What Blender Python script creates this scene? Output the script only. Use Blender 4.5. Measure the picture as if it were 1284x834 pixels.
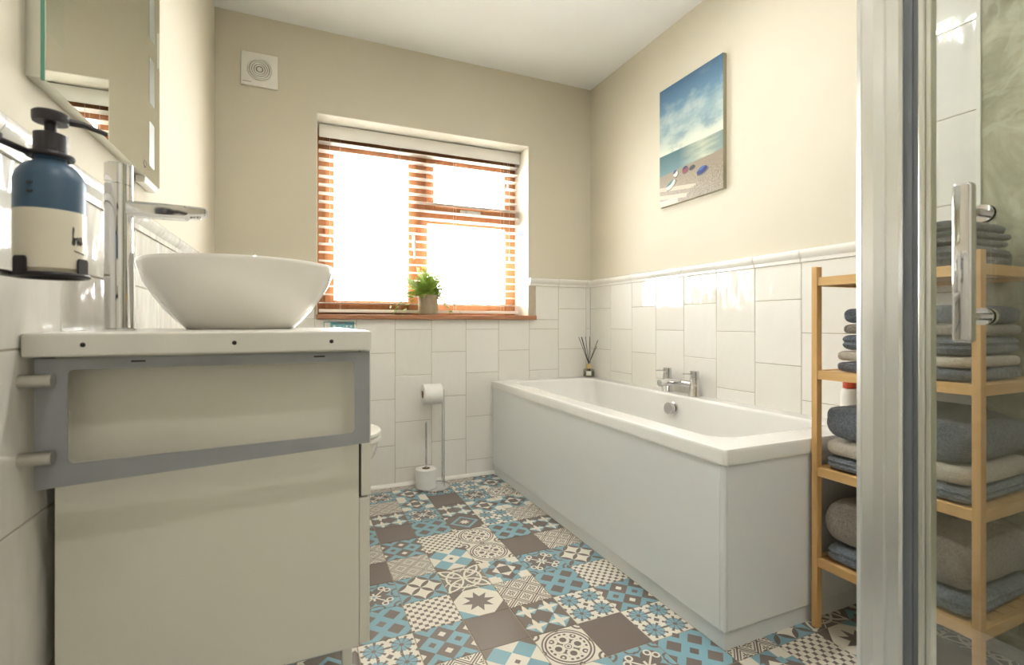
import bpy, bmesh, math, random
from mathutils import Vector, Matrix, noise
random.seed(7)
PI = math.pi
for o in list(bpy.data.objects): bpy.data.objects.remove(o)
S = bpy.context.scene
COL = S.collection

# ------------------------------------------------------------------ camera
CAM_Z, YAW, FPX = 0.88, 0.40807, 610.97
cd = bpy.data.cameras.new('camera'); cam = bpy.data.objects.new('camera', cd); COL.objects.link(cam)
cam.location = (0, 0, CAM_Z); cam.rotation_euler = (PI / 2, 0, -YAW)
cd.sensor_width = 36; cd.sensor_fit = 'HORIZONTAL'; cd.lens = FPX / 1284 * 36
cd.shift_x = (642 - 638.74) / 1284; cd.shift_y = -(417 - 404.99) / 1284
cd.clip_start = 0.02; cd.clip_end = 60
cd.dof.use_dof = True; cd.dof.focus_distance = 2.0; cd.dof.aperture_fstop = 5.6
S.camera = cam

# ------------------------------------------------------------------ world, lights, exposure
wd = bpy.data.worlds.new('sky'); S.world = wd; wd.use_nodes = True
wb = wd.node_tree.nodes['Background']
wb.inputs[0].default_value = (0.94, 0.97, 1.0, 1); wb.inputs[1].default_value = 19.0
S.view_settings.view_transform = 'Standard'; S.view_settings.look = 'None'
S.view_settings.exposure = 0.7; S.view_settings.gamma = 1.0; S.view_settings.use_curve_mapping = False
FILL_W = 3.8           # watts of one added fill light

# room dimensions (metres); camera stands at the origin
XL, XR, YB, YF, H = -0.365, 1.718, 2.662, -1.05, 2.372
DADO0, DADO1 = 1.105, 1.154
WX0, WX1, WZ0, WZ1 = 0.084, 1.278, 0.922, 1.950        # window opening
BX0, BY0, BRIM, BPAN = 1.039, 0.961, 0.543, 0.500       # bath front, near end, rim height, panel top

# ------------------------------------------------------------------ node maths
class V:
    def __init__(s, t, k): s.t, s.k = t, k
    def op(s, o, b=None, c=None):
        n = s.t.nodes.new('ShaderNodeMath'); n.operation = o
        for i, x in enumerate((s, b, c)):
            if x is None: continue
            if isinstance(x, V): s.t.links.new(x.k, n.inputs[i])
            else: n.inputs[i].default_value = x
        return V(s.t, n.outputs[0])
    def __add__(s, b): return s.op('ADD', b)
    __radd__ = __add__
    def __sub__(s, b): return s.op('SUBTRACT', b)
    def __rsub__(s, b): return (s * -1.0) + b
    def __mul__(s, b): return s.op('MULTIPLY', b)
    __rmul__ = __mul__
    def __truediv__(s, b): return s.op('DIVIDE', b)
    def __lt__(s, b): return s.op('LESS_THAN', b)
    def __gt__(s, b): return s.op('GREATER_THAN', b)
    def __abs__(s): return s.op('ABSOLUTE')
    def max(s, b): return s.op('MAXIMUM', b)
    def min(s, b): return s.op('MINIMUM', b)
    def pow(s, b): return s.op('POWER', b)
    def floor(s): return s.op('FLOOR')
    def fract(s): return s.op('FRACT')
    def cos(s): return s.op('COSINE')
    def sin(s): return s.op('SINE')
def length(a, b): return (a * a + b * b).op('SQRT')
def OR(*m):
    r = m[0]
    for x in m[1:]: r = r.max(x)
    return r
def AND(*m):
    r = m[0]
    for x in m[1:]: r = r.min(x)
    return r
def NOT(m): return m * -1.0 + 1.0
def col_mix(t, fac, a, b):
    n = t.nodes.new('ShaderNodeMix'); n.data_type = 'RGBA'
    if isinstance(fac, V): t.links.new(fac.k, n.inputs[0])
    else: n.inputs[0].default_value = fac
    for i, x in ((6, a), (7, b)):
        if isinstance(x, tuple): n.inputs[i].default_value = (*x[:3], 1)
        else: t.links.new(x, n.inputs[i])
    return n.outputs[2]

def srgb(r, g, b):
    f = lambda c: c / 12.92 if c <= .04045 else ((c + .055) / 1.055) ** 2.4
    return (f(r / 255), f(g / 255), f(b / 255))

MATS = {}
def mat(name, color=(.8, .8, .8), rough=.5, metal=0., spec=.5, **kw):
    m = bpy.data.materials.new(name); m.use_nodes = True
    t = m.node_tree; p = t.nodes['Principled BSDF']
    p.inputs['Base Color'].default_value = (*color, 1); p.inputs['Roughness'].default_value = rough
    p.inputs['Metallic'].default_value = metal; p.inputs['Specular IOR Level'].default_value = spec
    for k, v in kw.items(): p.inputs[k].default_value = v
    MATS[name] = m
    return m
def texco(t, what='Object'):
    n = t.nodes.new('ShaderNodeTexCoord'); return n.outputs[what]
def noise_tex(t, vec, scale, detail=3, rough=.5, stretch=None):
    if stretch:
        mp = t.nodes.new('ShaderNodeMapping'); mp.inputs['Scale'].default_value = stretch
        t.links.new(vec, mp.inputs[0]); vec = mp.outputs[0]
    n = t.nodes.new('ShaderNodeTexNoise'); n.inputs['Scale'].default_value = scale
    n.inputs['Detail'].default_value = detail; n.inputs['Roughness'].default_value = rough
    t.links.new(vec, n.inputs['Vector']); return n.outputs['Fac']
def bump(m, fac, strength, dist=.01):
    t = m.node_tree; b = t.nodes.new('ShaderNodeBump'); b.inputs['Strength'].default_value = strength
    b.inputs['Distance'].default_value = dist
    t.links.new(fac, b.inputs['Height']); t.links.new(b.outputs[0], t.nodes['Principled BSDF'].inputs['Normal'])
def ramp_col(m, fac, stops):
    t = m.node_tree; r = t.nodes.new('ShaderNodeValToRGB'); e = r.color_ramp.elements
    while len(e) < len(stops): e.new(.5)
    for i, (p, c) in enumerate(stops): e[i].position = p; e[i].color = (*c, 1)
    t.links.new(fac, r.inputs[0]); return r.outputs[0]
def set_col(m, out): m.node_tree.links.new(out, m.node_tree.nodes['Principled BSDF'].inputs['Base Color'])

def noisy(name, c1, c2, scale, rough=.5, bmp=0., bscale=None, bdist=.002, stretch=None, **kw):
    m = mat(name, c1, rough, **kw); t = m.node_tree; o = texco(t)
    f = noise_tex(t, o, scale, 4, .55, stretch)
    set_col(m, ramp_col(m, f, [(.3, c1), (.7, c2)]))
    if bmp: bump(m, noise_tex(t, o, bscale or scale, 4, .6, stretch), bmp, bdist)
    return m

PAINT = noisy('beige_paint', srgb(210, 202, 182), srgb(213, 205, 186), 2.0, .85, .06, 180, .001)
CEIL = noisy('ceiling_paint', srgb(246, 246, 244), srgb(248, 248, 246), 1.5, .9, .04, 150, .001)
REVEAL = noisy('reveal_paint', srgb(236, 232, 220), srgb(240, 236, 226), 3, .8, .05, 140, .001)
GROUT = noisy('wall_grout', srgb(192, 180, 160), srgb(180, 168, 148), 30, .9)
FGROUT = noisy('floor_grout', srgb(178, 163, 140), srgb(160, 146, 124), 40, .9)
TILE = mat('white_glazed_tile', srgb(236, 233, 225), .09, spec=.5)
def _tile():
    t = TILE.node_tree; o = texco(t)
    oi = t.nodes.new('ShaderNodeObjectInfo')
    va = t.nodes.new('ShaderNodeVectorMath'); va.operation = 'MULTIPLY_ADD'
    va.inputs[1].default_value = (1, .45, 1)
    cb = t.nodes.new('ShaderNodeCombineXYZ'); mu = V(t, oi.outputs['Random']) * 37.0
    t.links.new(mu.k, cb.inputs[0]); t.links.new(mu.k, cb.inputs[1]); t.links.new(o, va.inputs[0]); t.links.new(cb.outputs[0], va.inputs[2])
    bump(TILE, noise_tex(t, va.outputs[0], 15, 2, .4), .5, .010)
    set_col(TILE, ramp_col(TILE, oi.outputs['Random'], [(0, srgb(233, 230, 221)), (1, srgb(239, 236, 229))]))
_tile()
BATHW = mat('white_acrylic', srgb(240, 239, 235), .12, spec=.5, **{'Coat Weight': .3})
PANELW = mat('gloss_white_panel', srgb(234, 236, 236), .06, spec=.7)
CERAM = mat('white_ceramic', srgb(240, 236, 228), .08, spec=.55, **{'Coat Weight': .4})
CHROME = mat('chrome', (.68, .68, .69), .06, 1.0)
STEEL = noisy('brushed_nickel', (.55, .53, .49), (.62, .60, .56), 60, .28, metal=1.0, stretch=(1, 1, 12))
ALU = mat('polished_aluminium', (.90, .91, .92), .3, 1.0)
SATIN = mat('satin_aluminium', (.74, .74, .70), .3, 1.0)
SEAL = mat('grey_rubber_seal', srgb(112, 117, 124), .45)
GREYM = noisy('grey_lacquered_metal', srgb(150, 152, 154), srgb(160, 162, 164), 9, .35, .05, 40, .001)
VANITY = noisy('vanity_lacquer', srgb(226, 222, 208), srgb(228, 224, 211), 2, .32)
WORKTOP = noisy('worktop_laminate', srgb(232, 229, 220), srgb(228, 225, 215), 5, .25)
DARK = mat('dark_gap', srgb(46, 42, 40), .7)
BLACKM = mat('matt_black_metal', srgb(44, 40, 44), .38, .3)
BLACKP = mat('black_plastic', srgb(48, 44, 48), .45)
WHITEP = mat('white_plastic', srgb(236, 233, 224), .35)
GREYP = mat('grey_print', srgb(170, 168, 158), .6)
SLATW = mat('white_slat', srgb(244, 240, 232), .4)
CORD = mat('white_cord', srgb(236, 230, 218), .8)
PAPER = noisy('toilet_paper', srgb(240, 238, 233), srgb(234, 232, 226), 40, .95, .2, 220, .001)
CARDB = mat('cardboard', srgb(150, 120, 90), .9)
def wood(name, c1, c2, stretch, rough=.45, scale=6.):
    m = mat(name, c1, rough); t = m.node_tree; o = texco(t)
    f = noise_tex(t, o, scale, 5, .6, stretch)
    set_col(m, ramp_col(m, f, [(.3, c1), (.7, c2)])); bump(m, f, .08, .002)
    return m
FRAMEW = wood('stained_window_timber', srgb(176, 112, 68), srgb(196, 134, 88), (6, 6, .8))
SILLW = wood('stained_sill_timber', srgb(158, 106, 74), srgb(178, 124, 88), (.8, 6, 6))
BAMBOO = wood('bamboo', srgb(204, 158, 98), srgb(222, 180, 122), (9, 9, .7), .42)
BAMBOOY = wood('bamboo_rail', srgb(212, 168, 106), srgb(226, 186, 128), (9, .7, 9), .42)
BAMBOOX = wood('bamboo_cross', srgb(206, 162, 100), srgb(224, 184, 126), (.7, 9, 9), .42)
def glass_thin(name, tint, refl=1.0):
    m = bpy.data.materials.new(name); m.use_nodes = True; t = m.node_tree
    t.nodes.remove(t.nodes['Principled BSDF']); out = t.nodes['Material Output']
    tr = t.nodes.new('ShaderNodeBsdfTransparent'); tr.inputs[0].default_value = (*tint, 1)
    gl = t.nodes.new('ShaderNodeBsdfGlossy'); gl.inputs['Roughness'].default_value = .0
    lw = t.nodes.new('ShaderNodeLayerWeight'); lw.inputs[0].default_value = .5
    mx = t.nodes.new('ShaderNodeMixShader'); k = (V(t, lw.outputs['Facing']).pow(5.0) * .96 + .04) * refl
    t.links.new(k.k, mx.inputs[0]); t.links.new(tr.outputs[0], mx.inputs[1]); t.links.new(gl.outputs[0], mx.inputs[2])
    t.links.new(mx.outputs[0], out.inputs[0]); return m
PANE = glass_thin('window_glass', (.98, .99, .98), .8)
SHGLASS = glass_thin('shower_glass', (.985, .992, .987), .9)
BOTGLASS = glass_thin('bottle_glass', (.80, .80, .74), 1.2)
MIRROR = mat('mirror_silver', (.86, .89, .85), .0, 1.0)
GEDGE = mat('green_glass_edge', srgb(96, 160, 142), .15)
FROST = mat('frosted_mirror_strip', srgb(126, 130, 118), .4, .2)
MIRROR2 = mat('bevelled_mirror', (.80, .86, .82), .12, 1.0)
MARBLE = mat('green_marble_panel', srgb(140, 140, 112), .12)
def _marble():
    t = MARBLE.node_tree; o = texco(t)
    n1 = t.nodes.new('ShaderNodeTexNoise'); n1.inputs['Scale'].default_value = 4; n1.inputs['Detail'].default_value = 9
    n1.inputs['Distortion'].default_value = 2.2; n1.inputs['Roughness'].default_value = .62
    t.links.new(o, n1.inputs['Vector'])
    n2 = t.nodes.new('ShaderNodeTexNoise'); n2.inputs['Scale'].default_value = 3; n2.inputs['Detail'].default_value = 3
    n2.inputs['Distortion'].default_value = 1.6; t.links.new(o, n2.inputs['Vector'])
    base = ramp_col(MARBLE, n1.outputs['Fac'], [(.32, srgb(128, 128, 108)), (.5, srgb(164, 163, 138)), (.68, srgb(198, 195, 172))])
    vein = abs(V(t, n2.outputs['Fac']) - .5) < .02
    set_col(MARBLE, col_mix(t, vein * .3, base, srgb(206, 206, 186)))
_marble()

def towel_mat(name, c1, c2):
    m = mat(name, c1, .95, spec=.15, **{'Sheen Weight': .4}); t = m.node_tree; o = texco(t)
    f = noise_tex(t, o, 210, 3, .8); g = noise_tex(t, o, 22, 5, .7)
    set_col(m, ramp_col(m, f, [(.35, c1), (.65, c2)]))
    h = V(t, f) * .6 + V(t, g) * 1.6
    bump(m, h.k, 1.0, .011); return m
T_SLATE = towel_mat('slate_terry', srgb(84, 92, 104), srgb(126, 134, 146))
T_BLUE = towel_mat('blue_grey_terry', srgb(104, 116, 130), srgb(146, 158, 170))
T_CREAM = towel_mat('cream_terry', srgb(206, 196, 178), srgb(228, 220, 204))
T_TAUPE = towel_mat('taupe_terry', srgb(140, 130, 118), srgb(178, 168, 154))
T_CHAR = towel_mat('charcoal_terry', srgb(72, 74, 78), srgb(108, 110, 112))

# ------------------------------------------------------------------ geometry helpers
class MB:
    def __init__(s): s.b = bmesh.new()
    def box(s, x0, x1, y0, y1, z0, z1, bev=0., seg=2):
        m = Matrix.Translation(((x0 + x1) / 2, (y0 + y1) / 2, (z0 + z1) / 2)) @ Matrix.Diagonal((x1 - x0, y1 - y0, z1 - z0, 1))
        r = bmesh.ops.create_cube(s.b, size=1, matrix=m)
        if bev:
            es = set(e for v in r['verts'] for e in v.link_edges)
            bmesh.ops.bevel(s.b, geom=list(es), offset=bev, segments=seg, affect='EDGES', profile=.5)
        return s
    def ring(s, pts): return [s.b.verts.new(p) for p in pts]
    def loft(s, rings, closed=True, cap0=True, cap1=True):
        R = [s.ring(r) for r in rings]; n = len(R[0])
        for a, b in zip(R, R[1:]):
            for i in range(n if closed else n - 1):
                j = (i + 1) % n
                try: s.b.faces.new((a[i], a[j], b[j], b[i]))
                except ValueError: pass
        if cap0: s.b.faces.new(R[0][::-1])
        if cap1: s.b.faces.new(R[-1])
        return s
    def lathe(s, prof, c=(0, 0, 0), n=32, axis='Z', cap0=True, cap1=True, sx=1., sy=1.):
        rings = []
        for r, z in prof:
            ring = []
            for i in range(n):
                a = 2 * PI * i / n; x, y = r * math.cos(a) * sx, r * math.sin(a) * sy
                p = {'Z': (x, y, z), 'X': (z, x, y), 'Y': (y, z, x)}[axis]
                ring.append((c[0] + p[0], c[1] + p[1], c[2] + p[2]))
            rings.append(ring)
        return s.loft(rings, True, cap0, cap1)
    def tube(s, pts, r, n=10, closed=False, radii=None):
        pts = [Vector(p) for p in pts]; rings = []; N = len(pts)
        up = None
        for i, p in enumerate(pts):
            if closed: d = pts[(i + 1) % N] - pts[i - 1]
            else: d = (pts[min(i + 1, N - 1)] - pts[max(i - 1, 0)])
            d.normalize()
            if up is None:
                up = Vector((0, 0, 1)) if abs(d.z) < .9 else Vector((1, 0, 0))
            u = d.cross(up)
            if u.length < 1e-6: u = d.orthogonal()
            u.normalize(); w = u.cross(d).normalized(); up = w
            rr = radii[i] if radii else r
            rings.append([p + u * (rr * math.cos(2 * PI * k / n)) + w * (rr * math.sin(2 * PI * k / n)) for k in range(n)])
        if closed: rings.append(rings[0])
        return s.loft(rings, True, not closed, not closed)
    def cyl(s, a, b, r, n=20, r2=None):
        return s.tube([a, b], r, n, radii=[r, r if r2 is None else r2])
    def prism(s, poly, f0, f1):        # poly of 2D points, f0/f1 map a 2D point to 3D
        return s.loft([[f0(p) for p in poly], [f1(p) for p in poly]])
    def build(s, name, m, parent=None, smooth=False, base=None):
        bmesh.ops.recalc_face_normals(s.b, faces=s.b.faces[:])
        me = bpy.data.meshes.new(name)
        off = Vector((0, 0, 0))
        if parent is not None:
            q = parent
            while q: off += q.location; q = q.parent
        elif base is not None: off = Vector(base)
        bmesh.ops.translate(s.b, verts=s.b.verts[:], vec=-off)
        s.b.to_mesh(me); s.b.free()
        me.materials.append(m)
        if smooth:
            me.shade_smooth()
            try: me.set_sharp_from_angle(angle=math.radians(40))
            except Exception: pass
        o = bpy.data.objects.new(name, me); COL.objects.link(o)
        if parent is not None: o.parent = parent
        elif base is not None: o.location = off
        return o
def thing(name, label, cat, loc, group=None):
    o = bpy.data.objects.new(name, None); COL.objects.link(o); o.location = loc
    o.empty_display_size = .05
    return tag(o, label, cat, group)
def tag(o, label, cat, group=None):
    o['label'] = label; o['category'] = cat
    if group: o['group'] = group
    return o
def struct(o, label=None, cat=None):
    o['kind'] = 'structure'
    if label: o['label'] = label
    if cat: o['category'] = cat
    return o
def rrect(x0, x1, y0, y1, r, z, n=6):
    pts = []
    for cx, cy, a0 in ((x1 - r, y1 - r, 0), (x0 + r, y1 - r, 90), (x0 + r, y0 + r, 180), (x1 - r, y0 + r, 270)):
        for k in range(n + 1):
            a = math.radians(a0 + 90 * k / n); pts.append((cx + r * math.cos(a), cy + r * math.sin(a), z))
    return pts
def text_mesh(name, body, size, m, parent, matrix, depth=.0004, align='LEFT'):
    cu = bpy.data.curves.new(name, 'FONT'); cu.body = body; cu.size = size; cu.extrude = depth; cu.align_x = align
    tmp = bpy.data.objects.new('tmp', cu); COL.objects.link(tmp)
    dg = bpy.context.evaluated_depsgraph_get(); me = bpy.data.meshes.new_from_object(tmp.evaluated_get(dg))
    bpy.data.objects.remove(tmp)
    off = Vector((0, 0, 0)); q = parent
    while q: off += q.location; q = q.parent
    me.transform(Matrix.Translation(-off) @ matrix); me.materials.clear(); me.materials.append(m); me.name = name
    o = bpy.data.objects.new(name, me); COL.objects.link(o); o.parent = parent
    return o

# ------------------------------------------------------------------ patterned floor tile materials
BR, BL, WH = srgb(116, 105, 98), srgb(130, 172, 186), srgb(232, 226, 212)
def tile_mat(name, fn):
    m = mat('floor_tile_' + name, BR, .38, spec=.38); t = m.node_tree
    sep = t.nodes.new('ShaderNodeSeparateXYZ'); t.links.new(texco(t), sep.inputs[0])
    u, v = V(t, sep.outputs[0]) * (1 / .0738), V(t, sep.outputs[1]) * (1 / .0738)
    base, layers = fn(u, v, abs(u), abs(v)); c = base
    for mask, colr in layers: c = col_mix(t, mask, c, colr)
    n = noise_tex(t, texco(t), 120, 3)
    if isinstance(c, tuple): c = col_mix(t, V(t, n) * .12, c, srgb(150, 140, 130))
    else: c = col_mix(t, V(t, n) * .10, c, srgb(150, 140, 130))
    set_col(m, c); return m
def cellr(u, v, k=1., off=0.):      # 45-degree cells
    s, d = (u + v) * k + off, (u - v) * k + off
    return s, d, abs(s.fract() - .5), abs(d.fract() - .5)
def t_plain(u, v, a, b): return BR, []
def t_diamond(u, v, a, b):
    big = (abs(a - .5) + abs(b - .5)) < .36
    sm = OR((a + b) < .22, (1.0 - a + b) < .22, (a + 1.0 - b) < .22, (2.0 - a - b) < .22)
    return BL, [(OR(big, sm), BR)]
def t_squares(u, v, a, b):
    s, d, p, q = cellr(u, v)
    par = ((s.floor() + d.floor()) * .5).fract() > .25
    ins = p.max(q) < .17
    return BL, [(par, BR), (AND(ins, par), WH), (AND(ins, NOT(par)), BR)]
def t_lattice(u, v, a, b):
    s, d, p, q = cellr(u, v, 2.5, .5)
    return WH, [((p.pow(.75) + q.pow(.75)) < .58, BR)]
def t_fret(u, v, a, b):
    s, d, p, q = cellr(u, v)
    m = p.max(q)
    l = OR(m > .455, AND(m > .33, m < .395))
    x = AND(m < .24, OR(AND(abs(p - q) < .06, m > .04), AND(m > .15, p.min(q) < .06)))
    return WH, [(OR(l, x), BR)]
def t_petals(u, v, a, b):
    s, d, p, q = cellr(u, v)
    m, n = p.max(q), p.min(q)
    pet = (.5 - m) < (1.0 - n * n * 4.0) * .15
    return BL, [((a + b) < 1.0, WH), (pet, BR)]
def t_celtic(u, v, a, b):
    l = OR(abs(length(a - 1.0, b) - .93) < .05, abs(length(a, b - 1.0) - .93) < .05, abs(length(a, b) - .80) < .05,
           abs(abs(a - .48) + abs(b - .48) - .17) < .045, abs(abs(a - b) - .62) < .035)
    return srgb(128, 122, 114), [(l, WH)]
def t_star(u, v, a, b):
    m, n = a.max(b), a.min(b)
    s, d = (a + b) * .7071, abs(a - b) * .7071
    st = OR(n < (m * .42).min((.74 - m) * .34), d < (s * .42).min((.72 - s) * .34))
    cor = (a + b) > 1.36
    return WH, [(cor, BR), (AND(cor, (u * v) > 0.0), BL), (st, BR)]
def t_check(u, v, a, b):
    s, d = u + v + .5, u - v + .5
    par = ((s.floor() + d.floor()) * .5).fract() > .25
    return WH, [(par, BL), ((a + b) > 1.5, BR), ((a + b) < .13, BR)]
def t_quilt(u, v, a, b):
    m, n = a.max(b), a.min(b)
    return WH, [(n < .46, BL), (AND(m > .60, (m - .60) * 1.15 + .02 < .46 - n), BR), (m < .60, BR), (AND(m < .60, abs(m - n) < .28, n > .3), BL), ((a + b) < .62, WH), ((m) < .30, BR)]
def t_cross(u, v, a, b):
    p, q = abs(a - .5), abs(b - .5)
    m, n = p.max(q), p.min(q)
    dia = (p + q) < .5
    pet = n < (1.0 - m * m * 4.4) * .12
    return BR, [(AND(dia, ((u - v) > 0.0)), BL), (AND(dia, (p - q) * 1.0 > 0.0), srgb(150, 186, 194)), (AND(pet, m < .48), WH)]
def t_daisy(u, v, a, b):
    x, y = a - .5, b - .5
    r = length(x, y); th = y.op('ARCTAN2', x)
    c8 = (th * 9.0).cos()
    pet = AND(r < c8 * .05 + .35, c8 > -.80, r > .09)
    c = AND(r > .36, r < .50)
    return WH, [(r < .37, BR), (pet, BL), (AND(c, c8 < -.45), BR), ((a + b) < .14, BR), ((a + 1.0 - b) < .10, BR), ((1.0 - a + b) < .10, BR)]
def t_quatre(u, v, a, b):
    lob = length(a - .36, b - .36)
    s, d, m, n = a + b, abs(a - b), a.max(b), a.min(b)
    arms = OR(AND(d < .07, s < .92), AND(abs(s - .84) < .07, d < .20), AND(abs(s - .60) < .06, d < .16), AND(n < .055, m < .36), AND(abs(m - .33) < .045, n < .13))
    cd = length(a - 1.0, b - 1.0)
    curl = OR(AND(cd > .24, cd < .33), cd < .13, AND(length(a - .98, b - .08) < .25, length(a - .98, b - .08) > .16), AND(length(a - .08, b - .98) < .25, length(a - .08, b - .98) > .16), length(a - .93, b - .42) < .08, length(a - .42, b - .93) < .08)
    return BL, [(curl, BR), (lob < .47, BL), (OR(lob < .41, s < .5), BR), (arms, WH), (s < .12, BL)]
def t_quatre(u, v, a, b):
    lob = length(a - .37, b - .37)
    x, y = a, b
    arms = OR(AND(abs(x - y) < .05, (x + y) < .95), AND(abs(length(x - .62, y - .40) - .12) < .035), AND(abs(length(x - .40, y - .62) - .12) < .035),
              AND(x.min(y) < .05, x.max(y) < .30))
    curl = OR(abs(length(a - 1.0, b - 1.0) - .28) < .05, length(a - 1.0, b - 1.0) < .12, AND(abs(length(a - .98, b - .1) - .22) < .045), AND(abs(length(a - .1, b - .98) - .22) < .045))
    return BL, [(curl, BR), (lob < .44, BL), (OR(lob < .38, (a + b) < .5), BR), (AND(arms), WH), ((a + b) < .10, BL)]
def t_orna(u, v, a, b):
    r = length(a, b)
    loops = OR(abs(length(a - .40, b) - .19) < .055, abs(length(a, b - .40) - .19) < .055, abs(length(a - .46, b - .46) - .17) < .05, length(a - .46, b - .46) < .05,
               r < .11, abs(r - .17) < .03, abs(length(a - .66, b - .2) - .10) < .04, abs(length(a - .2, b - .66) - .10) < .04)
    out = OR(AND(r > .80, r < .87), AND(r > .93, r < .99), abs(length(a - 1.0, b - 1.0) - .25) < .045, length(a - 1.0, b - 1.0) < .10, abs(length(a - 1.0, b) - .08) < .03, abs(length(a, b - 1.0) - .08) < .03)
    return WH, [(out, BR), (r < .73, BR), (AND(loops, r < .80), WH), (length(a, b) < .055, BR)]
def t_stardia(u, v, a, b):
    m, n = a.max(b), a.min(b); s = (a + b) * .7071; d = abs(a - b) * .7071
    st = OR(n < (.32 - m) * .42, d < (.32 - s) * .42)
    A, B = 1.0 - a, 1.0 - b; M, N = A.max(B), A.min(B); s2 = (A + B) * .7071; d2 = abs(A - B) * .7071
    st2 = OR(N < (.34 - M) * .42, d2 < (.34 - s2) * .42)
    return BR, [(abs(a + b - .78) < .11, BL), (OR(st, st2), WH)]
TM = {k: tile_mat(n, f) for k, n, f in (('P', 'plain', t_plain), ('D', 'diamond', t_diamond), ('S', 'squares', t_squares), ('L', 'lattice', t_lattice),
      ('K', 'fret', t_fret), ('R', 'petals', t_petals), ('C', 'rings', t_celtic), ('W', 'star', t_star), ('T', 'check', t_check), ('E', 'quilt', t_quilt),
      ('X', 'cross', t_cross), ('B', 'daisy', t_daisy), ('Q', 'quatrefoil', t_quatre), ('O', 'arabesque', t_orna), ('N', 'star_diamond', t_stardia))}

# ------------------------------------------------------------------ room shell
floor = struct(MB().box(XL - .1, XR + .1, YF - .1, YB + .34, -.1, -.0012).build('floor', FGROUT), 'patterned tile floor in brown, blue and cream', 'floor')
ceiling = struct(MB().box(XL - .1, XR + .1, YF - .1, YB + .34, H, H + .1).build('ceiling', CEIL), 'plain white painted ceiling', 'ceiling')
T = .006                                  # tiles stand proud of the wall by this
wl = struct(MB().box(XL - .1, XL, YF, YB, 0, H).build('wall_left', PAINT), 'beige left wall with white tiled lower half', 'wall')
wr = struct(MB().box(XR, XR + .1, YF, YB, 0, H).build('wall_right', PAINT), 'beige right wall with white tiled lower half behind the bath', 'wall')
wf = struct(MB().box(XL, XR, YF - .1, YF, 0, H).build('wall_front', PAINT), 'beige wall with a white door', 'wall')
b = MB(); yb1 = YB + .34
b.box(XL - .1, WX0, YB, yb1, 0, H).box(WX1, XR + .1, YB, yb1, 0, H).box(WX0, WX1, YB, yb1, WZ1, H).box(WX0, WX1, YB, yb1, 0, WZ0)
wb_ = struct(b.build('wall_back', PAINT), 'beige window wall with white tiled lower half', 'wall')
# plastered reveal linings
b = MB(); b.box(WX0, WX1, YB + .001, yb1, WZ1 - .003, WZ1).box(WX0, WX0 + .003, YB + .001, yb1, WZ0, WZ1).box(WX1 - .003, WX1, YB + .001, yb1, WZ0, WZ1)
b.build('window_reveal', REVEAL, wb_)
d1 = struct(MB().box(.25, 1.01, YF, YF + .035, .005, 1.98, .004).build('door_1', WHITEP), 'white panel door', 'door')
MB().cyl((.93, YF + .035, 1.0), (.93, YF + .085, 1.0), .011).cyl((.93, YF + .08, 1.0), (.82, YF + .08, 1.0), .009).build('door_handle', CHROME, d1, True)
for k, (x0, x1, z0, z1) in enumerate(((.36, .60, .2, .85), (.66, .90, .2, .85), (.36, .60, 1.05, 1.85), (.66, .90, 1.05, 1.85))):
    MB().box(x0, x1, YF + .03, YF + .042, z0, z1, .004).build('door_panel', WHITEP, d1)
tf = struct(MB().box(.18, .25, YF, YF + .03, 0, 2.05, .004).box(1.01, 1.08, YF, YF + .03, 0, 2.05, .004).box(.18, 1.08, YF, YF + .03, 1.98, 2.05, .004).build('trim_1', WHITEP), 'white door surround', 'trim')

# ------------------------------------------------------------------ wall tiles
_tc = {}
def tile_mesh(w, h, t=T, m=TILE, nm='wall_tile'):
    k = (round(w, 4), round(h, 4), t, m.name)
    if k in _tc: return _tc[k]
    b = MB(); e = .0022
    rect = lambda i, z: [(-w / 2 + i, -h / 2 + i, z), (w / 2 - i, -h / 2 + i, z), (w / 2 - i, h / 2 - i, z), (-w / 2 + i, h / 2 - i, z)]
    b.loft([rect(0, 0), rect(0, t - e * .7), rect(e * .4, t - e * .2), rect(e, t)], True, False, True)
    me = bpy.data.meshes.new(nm); bmesh.ops.recalc_face_normals(b.b, faces=b.b.faces[:]); b.b.to_mesh(me); b.b.free(); me.materials.append(m)
    _tc[k] = me; return me
FR = {'back': (Vector((1, 0, 0)), Vector((0, 0, 1)), Vector((0, -1, 0)), lambda a, z: Vector((a, YB, z))),
      'right': (Vector((0, -1, 0)), Vector((0, 0, 1)), Vector((-1, 0, 0)), lambda a, z: Vector((XR, a, z))),
      'left': (Vector((0, 1, 0)), Vector((0, 0, 1)), Vector((1, 0, 0)), lambda a, z: Vector((XL, a, z)))}
def put_tile(side, parent, a0, a1, z0, z1):
    g = .0011
    if a1 - a0 < .012 or z1 - z0 < .012: return
    ex, ey, ez, pt = FR[side]
    o = bpy.data.objects.new('wall_tile', tile_mesh(a1 - a0 - 2 * g, z1 - z0 - 2 * g)); COL.objects.link(o)
    mw = Matrix((ex, ey, ez)).transposed().to_4x4(); mw.translation = pt((a0 + a1) / 2, (z0 + z1) / 2)
    o.parent = parent; o.matrix_local = mw
ZA = [.093 + .25 * k for k in range(-1, 10)]
ZB = [-.032 + .25 * k for k in range(0, 10)]
def courses(kind, ztop):
    zs = ZA if kind == 'A' else ZB
    e = [0.] + [z for z in zs if .02 < z < ztop - .02] + [ztop]
    return list(zip(e, e[1:]))
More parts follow.
